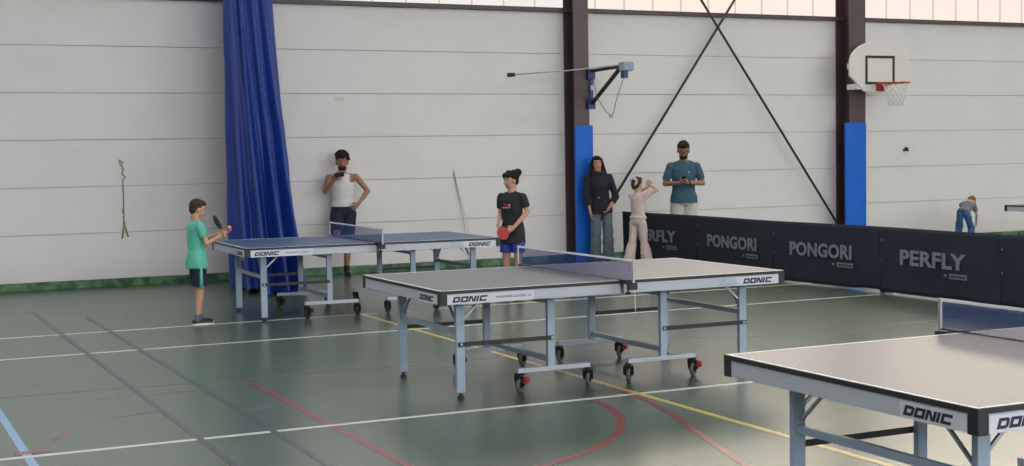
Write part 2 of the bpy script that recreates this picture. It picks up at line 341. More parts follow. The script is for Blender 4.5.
# gathered curtain
def curtain():
    b = bmesh.new(); seg, lev = 220, 90; rows = []
    for j in range(lev + 1):
        u = j / lev; z = 7.2 - 7.18 * u
        f = max(0, 1 - z / 3.9) ** 1.25 * .9 if z < 3.9 else 0
        cx = 4.845 - .06 * f; cy = 17.82 - 0.72 * f; rx = .275 + .07 * f; ry = .26 + .72 * f
        row = []
        for k in range(seg):
            a = 2 * PI * k / seg
            am = .055 + .02 * math.sin(z * .9 + 1) + .03 * f
            r = 1 + am * 2.0 * math.sin(11 * a + .35 * math.sin(z * .8) + .5 * math.sin(3 * a)) + .06 * math.sin(23 * a + z * .7) + .05 * math.sin(5 * a - z * .5)
            wr = .035 * noise.noise(Vector((math.cos(a) * 2, math.sin(a) * 2, z * 1.3))) + .05 * noise.noise(Vector((a * 1.5, 3.3, z * 2.6))) * (1 if 1.0 < z < 2.2 else .4)
            r += wr
            x, y = cx + rx * r * math.cos(a), cy + ry * r * math.sin(a)
            zz = z + (.05 * (math.sin(7 * a) * .5 + .5) if j == lev else 0)
            row.append(b.verts.new((x, min(y, 18.40), zz)))
        rows.append(row)
    for a, c in zip(rows, rows[1:]):
        for k in range(seg): b.faces.new((a[k], a[(k + 1) % seg], c[(k + 1) % seg], c[k]))
    x = MB(); x.b.free(); x.b = b
    return tag(x.build('dividing_curtain', MT['curtain'], smooth=True), 'tall royal blue dividing curtain gathered into folds against the white wall', 'curtain')
curtain()

# ------------------------------------------------------------------ basketball backboard on the column
def hoop():
    t = tag(empty('basketball_backboard', (15.37, 18.10, 2.54)), 'white fan-shaped basketball backboard with red rim on the right-hand brown column', 'basketball hoop')
    W, H = .615, .83; out = []
    for k in range(25):
        a = PI * k / 24; out.append((W * math.cos(a), .44 + (H - .44) * math.sin(a) ** .92 if True else 0))
    out += [(-W, .26), (-W * .55, .02), (-.28, 0), (.28, 0), (W * .55, .02), (W, .26)]
    out.reverse()
    MB().prism(out, (0, .0, 0), (1, 0, 0), (0, 0, 1), -.035).build('board', MT['board'], t, bevel=.004)
    b = MB(); w, z0, z1, s = .30, .125, .590, .040; y = -.007
    b.box((-w + s / 2, y, (z0 + z1) / 2), (s, .008, z1 - z0)); b.box((w - s / 2, y, (z0 + z1) / 2), (s, .008, z1 - z0))
    b.box((0, y, z1 - s / 2), (2 * w, .009, s)); b.box((0, y, z0 + s / 2), (2 * w, .009, s)); b.build('target_square', MT['black'], t)
    rr, rc = .225, Vector((0, -.16 - .225, .13))
    ring = [rc + Vector((rr * math.cos(2 * PI * k / 32), rr * math.sin(2 * PI * k / 32), 0)) for k in range(33)]
    rim = MB().tube(ring, .011, 8).build('rim', MT['rim'], t, True)
    q = MB(); q.box((0, -.018, .09), (.16, .02, .14)); q.bar((-.06, -.02, .11), (-.10, -.19, .125), .02, .03); q.bar((.06, -.02, .11), (.10, -.19, .125), .02, .03)
    q.prism([(0, 0), (.16, .0), (0, -.11)], (.012, -.02, .12), (0, -1, 0), (0, 0, 1), -.024); q.build('rim_bracket', MT['rim'], t)
    n = MB(); K, Lv = 12, 7
    def P(k, l):
        u = l / Lv; r = rr * (1 - .52 * u ** .7); a = 2 * PI * (k + (l % 2) * .5) / K
        return rc + Vector((r * math.cos(a), r * math.sin(a), -.37 * u))
    for l in range(Lv):
        for k in range(K):
            n.tube([P(k, l), P(k, l + 1)], .0045, 5); n.tube([P(k, l), P(k - 1 if l % 2 == 0 else k + 1, l + 1)], .0045, 5)
    n.build('net', MT['cord'], t)
    for z, l in ((.09, .30), (.43, .30)):
        MB().box((-.36, .15, z), (.18, .26, .09)).build('wall_bracket', MT['board'], t, bevel=.004)
        MB().bar((-.42, .05, z), (.05, .05, z), .03, .05).build('support_rail', MT['board'], t)
hoop()

# ------------------------------------------------------------------ folding arm on the left column
def arm():
    t = tag(empty('folding_wall_arm', (10.16, WY - COLD, 2.3)), 'dark folding arm on blue brackets with a grey blue head on the left brown column', 'wall arm')
    for z in (.06, .50): MB().box((.01, -.03, z), (.12, .07, .15)).build('bracket', MT['bluesteel'], t, bevel=.006)
    MB().box((.02, -.02, .28), (.05, .04, .5)).build('back_rail', MT['bluesteel'], t)
    hx, hy, hz = .0, -1.0, .565
    MB().tube([(.02, -.05, .55), (hx, hy, hz)], .026, 12).build('upper_tube', MT['brace'], t, True)
    MB().tube([(.02, -.05, .07), (hx, hy + .12, hz - .05)], .032, 12).build('diagonal_tube', MT['brace'], t, True)
    hd = MB().box((hx + .03, hy - .04, hz - .01), (.17, .17, .13)).build('head_box', MT['greybox'], t, bevel=.02)
    MB().box((hx + .01, hy - .02, hz - .12), (.08, .09, .11)).build('head_clamp', MT['bluesteel'], hd, bevel=.01)
    MB().box((.015, -.06, .30), (.055, .02, .07)).build('label_plate', MT['plate'], t)
    rod = MB().tube([(hx, hy, hz + .02), (-.85, hy + .15, hz - .07), (-1.62, hy + .25, hz - .125)], .009, 8).build('long_rod', MT['scuff'], t, True)
    MB().tube([(-1.70, hy + .262, hz - .13), (-1.60, hy + .247, hz - .123)], .030, 10).build('rod_tip', MT['black'], rod, True)
    c = MB().tube([(hx, hy - .02, hz - .16), (-.03, -.86, .10), (-.05, -.80, -.10), (-.08, -.77, -.13), (-.13, -.72, -.07), (-.10, -.4, .15), (.02, -.08, .47)], .006, 6).build('pull_cord', MT['ropedark'], t, True)
    MB().box((-.075, -.775, -.14), (.05, .04, .05)).build('cord_hook', MT['scuff'], c, bevel=.008)
arm()

# ------------------------------------------------------------------ small things on the wall
def wall_rope():
    t = tag(empty('hanging_rope', (3.37, WY - .012, .65)), 'thin knotted rope hanging on the white wall left of the boy in green', 'rope')
    MB().tube([(-.01, 0, .12), (0, -.004, .45), (-.004, -.002, .74)], .006, 6).build('strand', MT['ropedark'], t, True)
    MB().tube([(0, 0, .74), (.035, -.01, .77), (-.012, -.012, .82), (.012, -.01, .88), (-.02, -.01, .93), (.01, -.01, .97), (-.045, -.01, 1.0), (-.03, -.01, .95)], .009, 8).build('knot', MT['rope'], t, True)
    MB().tube([(-.035, 0, -.03), (-.015, -.01, .10), (0, -.014, .19), (.012, -.01, .10), (.045, 0, -.01)], .010, 8).build('loop_end', MT['rope'], t, True)
    MB().ball((-.012, -.005, .33), (.014, .012, .03)).build('tape_band', MT['rope'], t, True)
wall_rope()
def lean_rods():
    t = tag(empty('leaning_wire', (8.2, WY, 0)), 'thin grey bent wire leaning on the white wall behind the blue table', 'wire')
    MB().tube([(-.133, -.020, 1.435), (-.115, -.018, 1.33), (-.07, -.03, 1.1), (-.02, -.08, .72), (.01, -.11, .45), (.03, -.14, .01)], [.004, .011, .009, .005, .004, .004], 8).build('long_wire', MT['scuff'], t, True)
    MB().tube([(-.09, -.02, 1.20), (-.02, -.04, .95), (.05, -.08, .62), (.09, -.12, .01)], [.002, .003, .003, .003], 8).build('short_wire', MT['scuff'], t, True)
lean_rods()
tag(MB().box((6.36, WY - .003, 2.445), (.13, .004, .05), Euler((0, .05, 0)).to_matrix()).build('paper_scrap', MT['paper']), 'small yellowed paper scrap stuck high on the white wall', 'paper')
b = MB(); b.box((16.48, WY - .02, 1.585), (.10, .04, .035)); b.ball((16.48, WY - .03, 1.615), (.035, .03, .025))
tag(b.build('wall_bracket', MT['brace'], bevel=.004), 'small dark bracket fixed on the white wall below the basketball net', 'bracket')

# ------------------------------------------------------------------ barrier panels
SEAMS = [18.24, 16.30, 14.44, 12.53, 10.62, 8.72, 6.8]
OFF = [0.0, .05, -.05, .05, -.04, .05, 0]
TXT = [('PERFLY', .45, .99), ('PONGORI', .31, 1.22), ('PONGORI', .36, 1.10), ('PERFLY', .37, 1.06), ('PONGORI', .34, 1.15), ('PERFLY', .3, 1.0)]
LBL = ['black barrier panel with PERFLY partly hidden behind the girl in pink', 'black barrier panel with PONGORI in front of the man in petrol blue shirt',
       'black barrier panel with PONGORI below the padded backboard column', 'black barrier panel with full PERFLY word at far right, below the bending child',
       'black barrier panel cut by the right edge of the photo behind the blue net']
def barrier(i):
    ya, yb = SEAMS[i], SEAMS[i + 1]; xa, xb = 10.6 + OFF[i], 10.6 + OFF[i + 1]
    A, B = Vector((xa, ya - .002, 0)), Vector((xb, yb + .002, 0)); d = (B - A); L = d.length; d.normalize(); n = Vector((-1, 0, 0))
    t = tag(empty('barrier_panel', A), LBL[i], 'barrier', 'folding court barriers')
    b = bmesh.new(); nx, nz = 48, 16; R = [[], []]
    rnd = random.Random(i * 3 + 1); ph = rnd.random() * 6
    for s in (0, 1):
        for k in range(nx + 1):
            col = []
            for j in range(nz + 1):
                u, v = k / nx, j / nz
                zb = .020 + .022 * max(0, math.sin(PI * 2 * u + ph)) ** 2 + (.0)
                z = zb + (.752 - zb) * v
                w = .007 * math.sin(u * 9 + ph + v * 3) + .008 * noise.noise(Vector((u * 6, v * 5, i * 7.7))) * (1 - v)
                col.append(b.verts.new(d * (L * u) + Vector((-.012 + w + s * .006, 0, z))))
            R[s].append(col)
    for s in (0, 1):
        for k in range(nx):
            for j in range(nz):
                q = (R[s][k][j], R[s][k + 1][j], R[s][k + 1][j + 1], R[s][k][j + 1]); b.faces.new(q if s else q[::-1])
    for k in range(nx):
        for j in (0, nz): b.faces.new((R[0][k][j], R[0][k + 1][j], R[1][k + 1][j], R[1][k][j]))
    for k in (0, nx):
        for j in range(nz): b.faces.new((R[0][k][j], R[0][k][j + 1], R[1][k][j + 1], R[1][k][j]))
    x = MB(); x.b.free(); x.b = b
    cl = x.build('cloth', MT['barrier'], t, smooth=True)
    f = MB(); f.tube([(.006, 0, .735), d * L + Vector((.006, 0, .735))], .009, 8); f.tube([(.006, 0, .04), d * L + Vector((.006, 0, .04))], .008, 8); f.build('frame_rail', MT['black'], t, True)
    for u in (.02, L - .02): MB().tube([d * u + Vector((.008, 0, .02)), d * u + Vector((.008, 0, .745))], .009, 8).build('upright', MT['black'], t, True)
    for u in (.02, L - .02): MB().bar(d * u + Vector((.02, 0, .010)), d * u + Vector((.22, 0, .010)), .03, .018).build('foot', MT['black'], t)
    for z in (.60, .36): MB().ball(d * .035 + Vector((-.017, 0, z)), (.006, .010, .010)).build('rivet', MT['letter'], t, True)
    word, off, w = TXT[i]
    up = Vector((0, 0, 1)); nx_ = d.cross(up)
    h = .17; z0 = .345 if i else .345
    text_mesh('lettering', word, h, MT['letter'], t, d * off + up * z0 + nx_ * .030, d, up, bold=.006, spacing=1.04, width=w)
    bx = off + w - .25
    text_mesh('small_lettering', 'BY', .032, MT['letter'], t, d * (bx - .085) + up * (z0 - .085) + nx_ * .030, d, up, bold=.001)
    tb = MB(); tb.prism([(0, 0), (.27, 0), (.27, .055), (0, .055)], d * bx + up * (z0 - .097) + nx_ * .028, d, up, .002); tb.build('logo_box', MT['letter'], t)
    text_mesh('logo_box_lettering', 'DECATHLON', .030, MT['barrier'], t, d * (bx + .02) + up * (z0 - .085) + nx_ * .031, d, up, bold=.001, width=.23)
for i in range(5): barrier(i)

# ------------------------------------------------------------------ table tennis table
L_, W_, T_ = 2.74, 1.525, .76
def donic(p, xa, ya, h, w, parent, n_off=.002):
    # slanted wide block capitals, five letters
    b = MB(); xa, ya, p = Vector(xa), Vector(ya), Vector(p); lw = w / 5.35; g = lw * .10; s = .30 * h; st = lw * .27; shr = .35
    def quad(u0, v0, u1, v1, i):
        P = [(u0 + shr * v0, v0), (u1 + shr * v0, v0), (u1 + shr * v1, v1), (u0 + shr * v1, v1)]
        b.prism([(u + i, v) for u, v in P], p, xa, ya, n_off)
    def poly(P, i): b.prism([(u + shr * v + i, v) for u, v in P], p, xa, ya, n_off)
    a = lw
    for k, ch in enumerate('DONIC'):
        i = k * (lw + g) if k < 4 else 3 * (lw + g) + st + g * 1.6
        if ch in 'DO':
            quad(0, 0, st, h, i); quad(a - st, .12 * h if ch == 'D' else 0, a, .88 * h if ch == 'D' else h, i); quad(st, 0, a - st * .6, s, i); quad(st, h - s, a - st * .6, h, i)
        if ch == 'N':
            quad(0, 0, st, h, i); quad(a - st, 0, a, h, i); poly([(st * .5, h), (st * 1.4, h), (a - st * .5, 0), (a - st * 1.4, 0)], i)
        if ch == 'I': quad(0, 0, st, h, i)
        if ch == 'C': quad(0, 0, st, h, i); quad(st, 0, a, s, i); quad(st, h - s, a, h, i)
    return b.build('logo_lettering', MT['logo'], parent)

def caster(p, ang, parent, red, name='caster'):
    c, s = math.cos(ang), math.sin(ang); rot = Euler((0, 0, ang)).to_matrix(); P = Vector(p)
    o = MB()
    o.box(P + rot @ Vector((.0, 0, .125)), (.055, .045, .022), rot)
    for q in (-.019, .019): o.bar(P + rot @ Vector((0, q, .12)), P + rot @ Vector((.018, q, .05)), .006, .038, up=rot @ Vector((0, 1, 0)))
    o.tube([P + rot @ Vector((.018, -.024, .05)), P + rot @ Vector((.018, .024, .05))], .012, 10)
    f = o.build(name, MT['black'], parent)
    w = MB(); cx = Vector((.018, 0, .052))
    prof = [(.030, -.013), (.046, -.013), (.052, -.007), (.052, .007), (.046, .013), (.030, .013)]
    seg = 24; V = []
    for r, y in prof: V.append([w.b.verts.new(P + rot @ (cx + Vector((r * math.cos(2 * PI * k / seg), y, r * math.sin(2 * PI * k / seg))))) for k in range(seg)])
    for A, B in zip(V, V[1:] + V[:1]):
        for k in range(seg): w.b.faces.new((A[k], A[(k + 1) % seg], B[(k + 1) % seg], B[k]))
    w.build('wheel', MT['rubber'], f, smooth=True)
    h = MB(); h.tube([P + rot @ (cx + Vector((0, -.009, 0))), P + rot @ (cx + Vector((0, .009, 0)))], .031, 16); h.build('wheel_hub', MT['black'], f, smooth=False)
    if red:
        k = MB(); k.box(P + Vector((.040, -.022, .088)), (.034, .034, .042), rot); k.ball(P + Vector((.048, -.026, .090)), (.022, .021, .023))
        k.build('brake', MT['red'], f, smooth=False, bevel=.004)

def make_table():
    t = empty('table_tennis_table', (0, 0, 0))
    for sx in (-1, 1):
        x0, x1 = (.003, L_ / 2) if sx > 0 else (-L_ / 2, -.003); xm = (x0 + x1) / 2; lx = x1 - x0
        xe = L_ / 2 * sx
        top = MB().box((xm, 0, T_ - .0105), (lx - .004, W_ - .004, .021)).build('tabletop', MT['top'], t, bevel=.0015)
        e = MB()
        for sy in (-1, 1): e.box((xm, sy * (W_ / 2 - .0005), T_ - .0107), (lx, .005, .0205))
        e.box((xe - sx * .0005, 0, T_ - .0107), (.005, W_, .0205)); e.build('edge_band', MT['edge'], top)
        ln = MB(); zt = T_ + .0006
        for sy in (-1, 1): ln.box((xm, sy * (W_ / 2 - .012), zt), (lx - .006, .014, .001))
        ln.box((xe - sx * .012, 0, zt), (.014, W_ - .040, .001)); ln.build('white_line', MT['white'], top)
        # apron
        a = MB(); za = T_ - .021 - .0355
        for sy in (-1, 1): a.box((xm, sy * (W_ / 2 - .016), za), (lx - .02, .026, .071))
        a.box((xe - sx * .016, 0, za), (.026, W_ - .03, .071)); a.box((sx * .035, 0, za), (.03, W_ - .06, .05)); a.build('apron', MT['apron'], t, bevel=.003)
        for sy in (-1, 1):
            c = MB(); c.box((xe - sx * .0235, sy * (W_ / 2 - .0025), T_ - .047), (.051, .010, .096)); c.box((xe - sx * .0025, sy * (W_ / 2 - .0235), T_ - .047), (.010, .051, .096))
            c.build('corner_cap', MT['edge'], t, bevel=.004)
            yl = sy * (W_ / 2 - .22); xo = sx * 1.143; xi = sx * .457
            lg = MB().box((xo, yl, .375), (.062, .034, .67)).build('leg', MT['leg'], t, bevel=.004)
            MB().tube([(xo, yl, 0), (xo, yl, .018), (xo, yl, .021), (xo, yl, .045)], [.024, .024, .012, .012], 16).build('levelling_foot', MT['black'], lg)
            il = MB().box((xi, yl, .42), (.055, .034, .55)).build('leg', MT['leg'], t, bevel=.004)
            MB().box((xi, yl, .675), (.058, .037, .05)).build('pivot_cap', MT['black'], il, bevel=.003)
            # black folding bar along the side
            fb = MB().bar((xi - sx * .01, yl - sy * .0 + sy * .024, .372), (xo + sx * .02, yl + sy * .024, .372), .010, .030).build('folding_bar', MT['black'], t, bevel=.002)
            for q in (xi, xo): MB().ball((q, yl + sy * .031, .372), (.010, .005, .010)).build('bolt', MT['metal'], fb)
            # strut from outer leg up to the apron
            MB().bar((xo - sx * .03, yl, .545), (xo - sx * .19, yl, .69), .012, .014).build('strut', MT['metal'], t)
            MB().bar((xo - sx * .0, yl - sy * .03, .49), (xo, yl - sy * .27, .70), .014, .012).build('strut', MT['metal'], t)
            # trolley beam and two casters
            xb0, xb1 = sx * .155, sx * .722
            MB().box(((xb0 + xb1) / 2, yl, .156), (abs(xb1 - xb0), .048, .032)).build('trolley_beam', MT['apron'], t, bevel=.003)
            caster((sx * .705, yl, 0), .75 + sy * .08, t, True)
            caster((sx * .165, yl, 0), .80 - sy * .12, t, False)
        MB().box((sx * 1.143, 0, .448), (.030, W_ - .44, .036)).build('cross_bar', MT['leg'], t, bevel=.003)
        MB().box((sx * .457, 0, .215), (.030, W_ - .44, .036)).build('cross_bar', MT['leg'], t, bevel=.003)
        MB().box((sx * .457, 0, .62), (.030, W_ - .44, .030)).build('cross_bar', MT['leg'], t, bevel=.003)
    # logos: long sides, both ends
    for s in (1, -1):
        X, Y = Vector((s, 0, 0)), Vector((0, s, 0)); Z = Vector((0, 0, 1)); f = -s * W_ / 2
        P = lambda u, v: Vector((s * u, f + s * .002, v))
        MB().prism([(0, 0), (.63, 0), (.63, .062), (0, .062)], P(-L_ / 2 + .052, T_ - .0915), X, Z, .0015).build('logo_plate', MT['plate'], t)
        donic(P(-L_ / 2 + .085, T_ - .079), X, Z, .038, .275, t, .003)
        text_mesh('model_lettering', 'WALDNER CLASSIC 25', .016, MT['logo'], t, P(-L_ / 2 + .40, T_ - .066) - Y * .003, X, Z, width=.26, th=.0005)
        MB().prism([(0, 0), (.37, 0), (.37, .062), (0, .062)], P(L_ / 2 - .422, T_ - .0915), X, Z, .0015).build('logo_plate', MT['plate'], t)
        donic(P(L_ / 2 - .365, T_ - .079), X, Z, .038, .275, t, .003)
        sw = MB(); sw.prism([(0, 0), (.02, 0), (.055, .034), (.075, .034), (.07, .042), (.045, .042)], P(L_ / 2 - .58, T_ - .080), X, Z, .003); sw.prism([(.06, .004), (.18, .004), (.18, .010), (.06, .010)], P(L_ / 2 - .58, T_ - .080), X, Z, .003); sw.build('logo_swoosh', MT['leg'], t)
        # end faces: reads along -Y at the -X end, +Y at the +X end
        E_ = lambda v, z: Vector((-s * (L_ / 2) + s * .002, -s * v, z))
        MB().prism([(0, 0), (.34, 0), (.34, .062), (0, .062)], E_(W_ / 2 - .392, T_ - .0915), -Y, Z, .0015).build('logo_plate', MT['plate'], t)
        donic(E_(W_ / 2 - .375, T_ - .079), -Y, Z, .038, .275, t, .003)
    # net
    nt = MB(); nw = W_ / 2 + .1525; nt.box((0, 0, T_ + .004 + .0675), (.0015, 2 * nw - .03, .135)); nt.build('net', MT['net'], t)
    MB().box((0, 0, T_ + .1455), (.006, 2 * nw - .02, .014)).build('net_tape', MT['tape'], t)
    MB().tube([(0, -nw, T_ + .004), (0, nw, T_ + .004)], .0025, 6).build('net_cord', MT['black'], t)
    for sy in (-1, 1):
        p = MB().box((0, sy * nw, T_ + .068), (.016, .016, .172)).build('net_post', MT['metal'], t, bevel=.003)
        c = MB(); c.box((0, sy * (nw - .075), T_ - .012), (.045, .17, .014)); c.box((0, sy * (nw - .10), T_ + .006), (.05, .13, .010)); c.box((0, sy * (nw - .02), T_ - .03), (.06, .05, .05))
        c.build('net_clamp', MT['black'], p, bevel=.003)
        k = MB(); k.tube([(0, sy * (nw - .075), T_ - .075), (0, sy * (nw - .075), T_ - .02)], .006, 8); k.tube([(0, sy * (nw - .075), T_ - .092), (0, sy * (nw - .075), T_ - .075)], .020, 12); k.build('clamp_screw', MT['black'], p, smooth=False)
    MB().tube([(.01, -nw, T_ - .05), (.012, -nw - .002, T_ - .20)], .0022, 6).build('tension_string', MT['cord'], t)
    # middle joint hardware between the halves
    for sy in (-1, 1): MB().box((0, sy * (W_ / 2 - .06), T_ - .075), (.16, .04, .05)).build('hinge_plate', MT['leg'], t, bevel=.004)
    return t
tA = make_table()
tB = copy_tree(tA); tC = copy_tree(tA); tD = copy_tree(tA)
G = 'table tennis tables'
for t, loc, rz, lab in ((tA, (4.900, 9.207, 0), -.0067, 'table tennis table in the middle of the floor, seen whole with its eight wheels'),
                        (tB, (4.989, 14.310, 0), -.025, 'blue table tennis table between the boy in green and the child with red racket'),
                        (tC, (4.850, 4.360, 0), -.0017, 'large foreground table tennis table cut off by the right edge of the photo'),
                        (tD, (16.98, 14.86, 0), 0, 'far table tennis table of which one dark corner shows beyond the barriers')):
    t.location = loc; t.rotation_euler = (0, 0, rz); tag(t, lab, 'table tennis table', G)

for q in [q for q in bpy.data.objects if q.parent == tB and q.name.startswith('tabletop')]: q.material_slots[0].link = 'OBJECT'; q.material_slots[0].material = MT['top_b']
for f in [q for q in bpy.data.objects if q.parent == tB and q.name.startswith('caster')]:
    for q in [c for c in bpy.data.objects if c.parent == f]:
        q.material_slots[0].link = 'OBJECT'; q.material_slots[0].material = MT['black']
# ------------------------------------------------------------------ people
def frame_of(axis, right=Vector((1, 0, 0))):
    z = axis.normalized(); x = (right - z * right.dot(z)).normalized(); y = z.cross(x); return x, y, z

def hand_prims(b, wr, d, nrm, side, S, curl=.6, pinch=False):
    # wr wrist, d direction of the fingers, nrm palm normal (curl direction), side: thumb side vector
    d = d.normalized(); nrm = (nrm - d * nrm.dot(d)).normalized(); sd = (side - d * side.dot(d) - nrm * side.dot(nrm)).normalized()
    R = Matrix((sd, d, nrm)).transposed()
    b.ball(wr + d * .048 * S, (.037 * S, .050 * S, .015 * S), R)
    b.tube([wr - d * .012 * S, wr + d * .03 * S], [.023 * S, .025 * S], 12)
    for k, (o, ln) in enumerate(((.028, .072), (.0095, .080), (-.0095, .075), (-.027, .060))):
        fan = o * .35; r = .0082 * S
        p0 = wr + d * .080 * S + sd * o * S; a = curl * .7
        d1 = (d * math.cos(a) + nrm * math.sin(a) + sd * fan * 8).normalized(); a2 = curl * 1.9
        d2 = (d * math.cos(a2) + nrm * math.sin(a2)).normalized()
        p1 = p0 + d1 * ln * .52 * S; p2 = p1 + d2 * ln * .5 * S
        b.tube([p0 - d * .02 * S, p0, p1], [r * 1.05, r * 1.1, r], 8); b.ball(p1, r); b.tube([p1, p2], [r, r * .82], 8); b.ball(p2, r * .82)
    t0 = wr + d * .025 * S + sd * .024 * S; t1 = t0 + (sd * .75 + d * .75 + nrm * .4).normalized() * .038 * S; t2 = t1 + (d * .9 + sd * .15 + nrm * (.5 + .4 * curl)).normalized() * .032 * S
    b.tube([t0, t1], [.013 * S, .0105 * S], 8); b.ball(t1, .0105 * S); b.tube([t1, t2], [.0105 * S, .0085 * S], 8); b.ball(t2, .0085 * S)

def person(name_label, h, loc, heading, skin, hair_mat, J=None, hs=1.0, head_rot=(0, 0), build=1.0, top=None, bottom=None, shoes='shoe', socks=None, hands=None, hair='short', female=False, beard=False, glasses=False, cat='person', sole=False, legs=True):
    V = Vector; J = J or {}
    root = tag(empty('person', loc, heading), name_label, cat)
    j = dict(P=V((0, 0, .505 * h)), N=V((0, 0, .835 * h)),
             shR=V((.108 * h * build, 0, .800 * h)), shL=V((-.108 * h * build, 0, .800 * h)), hipR=V((.052 * h, 0, .50 * h)), hipL=V((-.052 * h, 0, .50 * h)),
             knR=V((.056 * h, .012 * h, .28 * h)), knL=V((-.056 * h, .012 * h, .28 * h)), anR=V((.060 * h, 0, .045 * h)), anL=V((-.060 * h, 0, .045 * h)))
    for k, v in J.items(): j[k] = V(v)
    for s, q in (('R', 1), ('L', -1)):
        j.setdefault('el' + s, j['sh' + s] + V((q * .025 * h, .0, -.180 * h))); j.setdefault('wr' + s, j['el' + s] + V((0, .02 * h, -.150 * h)))
        j.setdefault('toe' + s, j['an' + s] + V((q * .02 * h, .105 * h, -.030 * h)))
    X, Y, Z = frame_of(j['N'] - j['P'], (j['shR'] - j['shL']).normalized()); TL = (j['N'] - j['P']).length
    rings = [(-.10, .068, .052, .0), (0, .094, .066, -.004), (.12, .092 if not female else .096, .066, -.004), (.36, .074 if not female else .068, .053, .002), (.62, .089, .064, .003), (.80, .097, .060, 0), (.91, .080, .045, -.002), (.985, .040, .036, 0)]
    def tor(b, inf, t0=-.2, t1=1.1, flat=False):
        R = []
        def at(t):
            for a, c in zip(rings, rings[1:]):
                if a[0] <= t <= c[0]:
                    u = (t - a[0]) / (c[0] - a[0]); return tuple(a[i] + (c[i] - a[i]) * u for i in range(4))
            return rings[0] if t < rings[0][0] else rings[-1]
        ts = sorted({max(t0, -.1)} | {r[0] for r in rings if t0 < r[0] < t1} | {min(t1, .985)})
        for t in ts:
            _, rx, ry, oy = at(t); R.append((j['P'] + Z * (TL * t) + Y * (oy * h), rx * h * build + inf, ry * h * build + inf, X, Y))
        return b.loft(R, 24)
    # head frame
    hz, hp = head_rot; HR = Matrix((X, Y, Z)).transposed() @ Euler((0, 0, hz)).to_matrix() @ Euler((hp, 0, 0)).to_matrix() if J.get('headfree') is None else None
    up = HR @ V((0, 0, 1)); Hc = j['N'] + Z * (.013 * h) + up * (.070 * h * (hs * .5 + .5)); k = h * hs
    def hd(x, y, z): return Hc + HR @ V((x * k, y * k, z * k))
    # ---------------- body
    b = MB(); tor(b, 0)
    b.tube([j['N'] - Z * .03 * h, j['N'] + Z * .01 * h, hd(0, -.008, -.03)], [.040 * h, .031 * h * (.6 + .4 * hs), .033 * h * (.6 + .4 * hs)], 16)
    b.ball(hd(0, -.004, .010), (.041 * k, .051 * k, .052 * k), HR); b.ball(hd(0, .012, -.022), (.032 * k, .036 * k, .040 * k), HR)
    b.ball(hd(0, .030, -.046), (.015 * k, .013 * k, .011 * k), HR)
    b.ball(hd(0, .050, -.014), (.0065 * k, .012 * k, .010 * k), HR); b.tube([hd(0, .044, .004), hd(0, .054, -.014)], [.004 * k, .006 * k], 8)
    for q in (-1, 1): b.ball(hd(q * .042, -.004, -.006), (.005 * k, .011 * k, .017 * k), HR); b.ball(hd(q * .018, .030, -.018), (.013 * k, .012 * k, .013 * k), HR)
    for s, q in (('R', 1), ('L', -1)):
        sh, el, wr = j['sh' + s], j['el' + s], j['wr' + s]
        b.ball(sh - Z * .004 * h, .0275 * h * build); b.caps(j['N'] - Z * .022 * h, sh, .028 * h, .020 * h * build); b.caps(sh, el, .0265 * h * build, .0205 * h * build)
        m_ = el.lerp(wr, .3); b.caps(el, m_, .0205 * h * build, .0210 * h * build); b.caps(m_, wr, .0210 * h * build, .0135 * h)
        hp_, kn, an = j['hip' + s], j['kn' + s], j['an' + s]
        b.caps(hp_, kn, .046 * h * build, .031 * h * build); m_ = kn.lerp(an, .32) + Y * 0; b.caps(kn, m_, .031 * h * build, .0315 * h * build); b.caps(m_, an, .0315 * h * build, .019 * h)
        to = j['toe' + s]; fd = (to - an); fd.z = 0; b.caps(an + V((0, 0, -.018 * h)) - fd * .15, to, .017 * h, .013 * h)
        hd_ = (hands or {}).get(s)
        if hd_: hand_prims(b, wr, V(hd_[0]), V(hd_[1]), V(hd_[2]), h / 1.75 * (1.0 if hs <= 1.05 else 1.08), hd_[3])
        else:
            dd = (wr - el).normalized(); hand_prims(b, wr, dd, V((-q, .2, 0)), V((0, 1, 0)), h / 1.75, .5)
    body = b.build('body', MT[skin], root, remesh=.0055 if h > 1.2 else .005, relax=2)
    # ---------------- face
    for q in (-1, 1):
        e = MB().ball(hd(q * .0175, .0425, .004), (.0056 * k, .0028 * k, .0028 * k), HR).build('eye', MT['sole'], body, True)
        MB().ball(hd(q * .0175, .0446, .004), (.0032 * k, .0024 * k, .0030 * k), HR).build('pupil', MT['eye'], e, True)
        MB().tube([hd(q * .008, .0465, .014), hd(q * .018, .0455, .0165), hd(q * .028, .0385, .0135)], .0016 * k, 6).build('eyebrow', MT[hair_mat], body, True)
    MB().tube([hd(-.011, .0445, -.0335), hd(0, .0480, -.0325), hd(.011, .0445, -.0335)], [.0015 * k, .0032 * k, .0015 * k], 8).build('mouth', MT['lip'], body, True)
    if beard:
        b = MB(); b.ball(hd(0, .017, -.041), (.031 * k, .032 * k, .021 * k), HR); b.tube([hd(-.016, .044, -.027), hd(0, .0505, -.0255), hd(.016, .044, -.027)], .0035 * k, 8)
        b.build('beard', MT[hair_mat], body, remesh=.004)
    if glasses:
        g = MB()
        for q in (-1, 1):
            c = hd(q * .019, .052, .003); g.tube([c + HR @ V((math.cos(a) * .014 * k, 0, math.sin(a) * .011 * k)) for a in [2 * PI * i / 16 for i in range(17)]], .0016 * k, 6)
            g.tube([hd(q * .033, .051, .006), hd(q * .044, -.002, .004)], .0014 * k, 6)
        g.tube([hd(-.006, .053, .005), hd(.006, .053, .005)], .0014 * k, 6); g.build('glasses', MT['glass'], body, True)
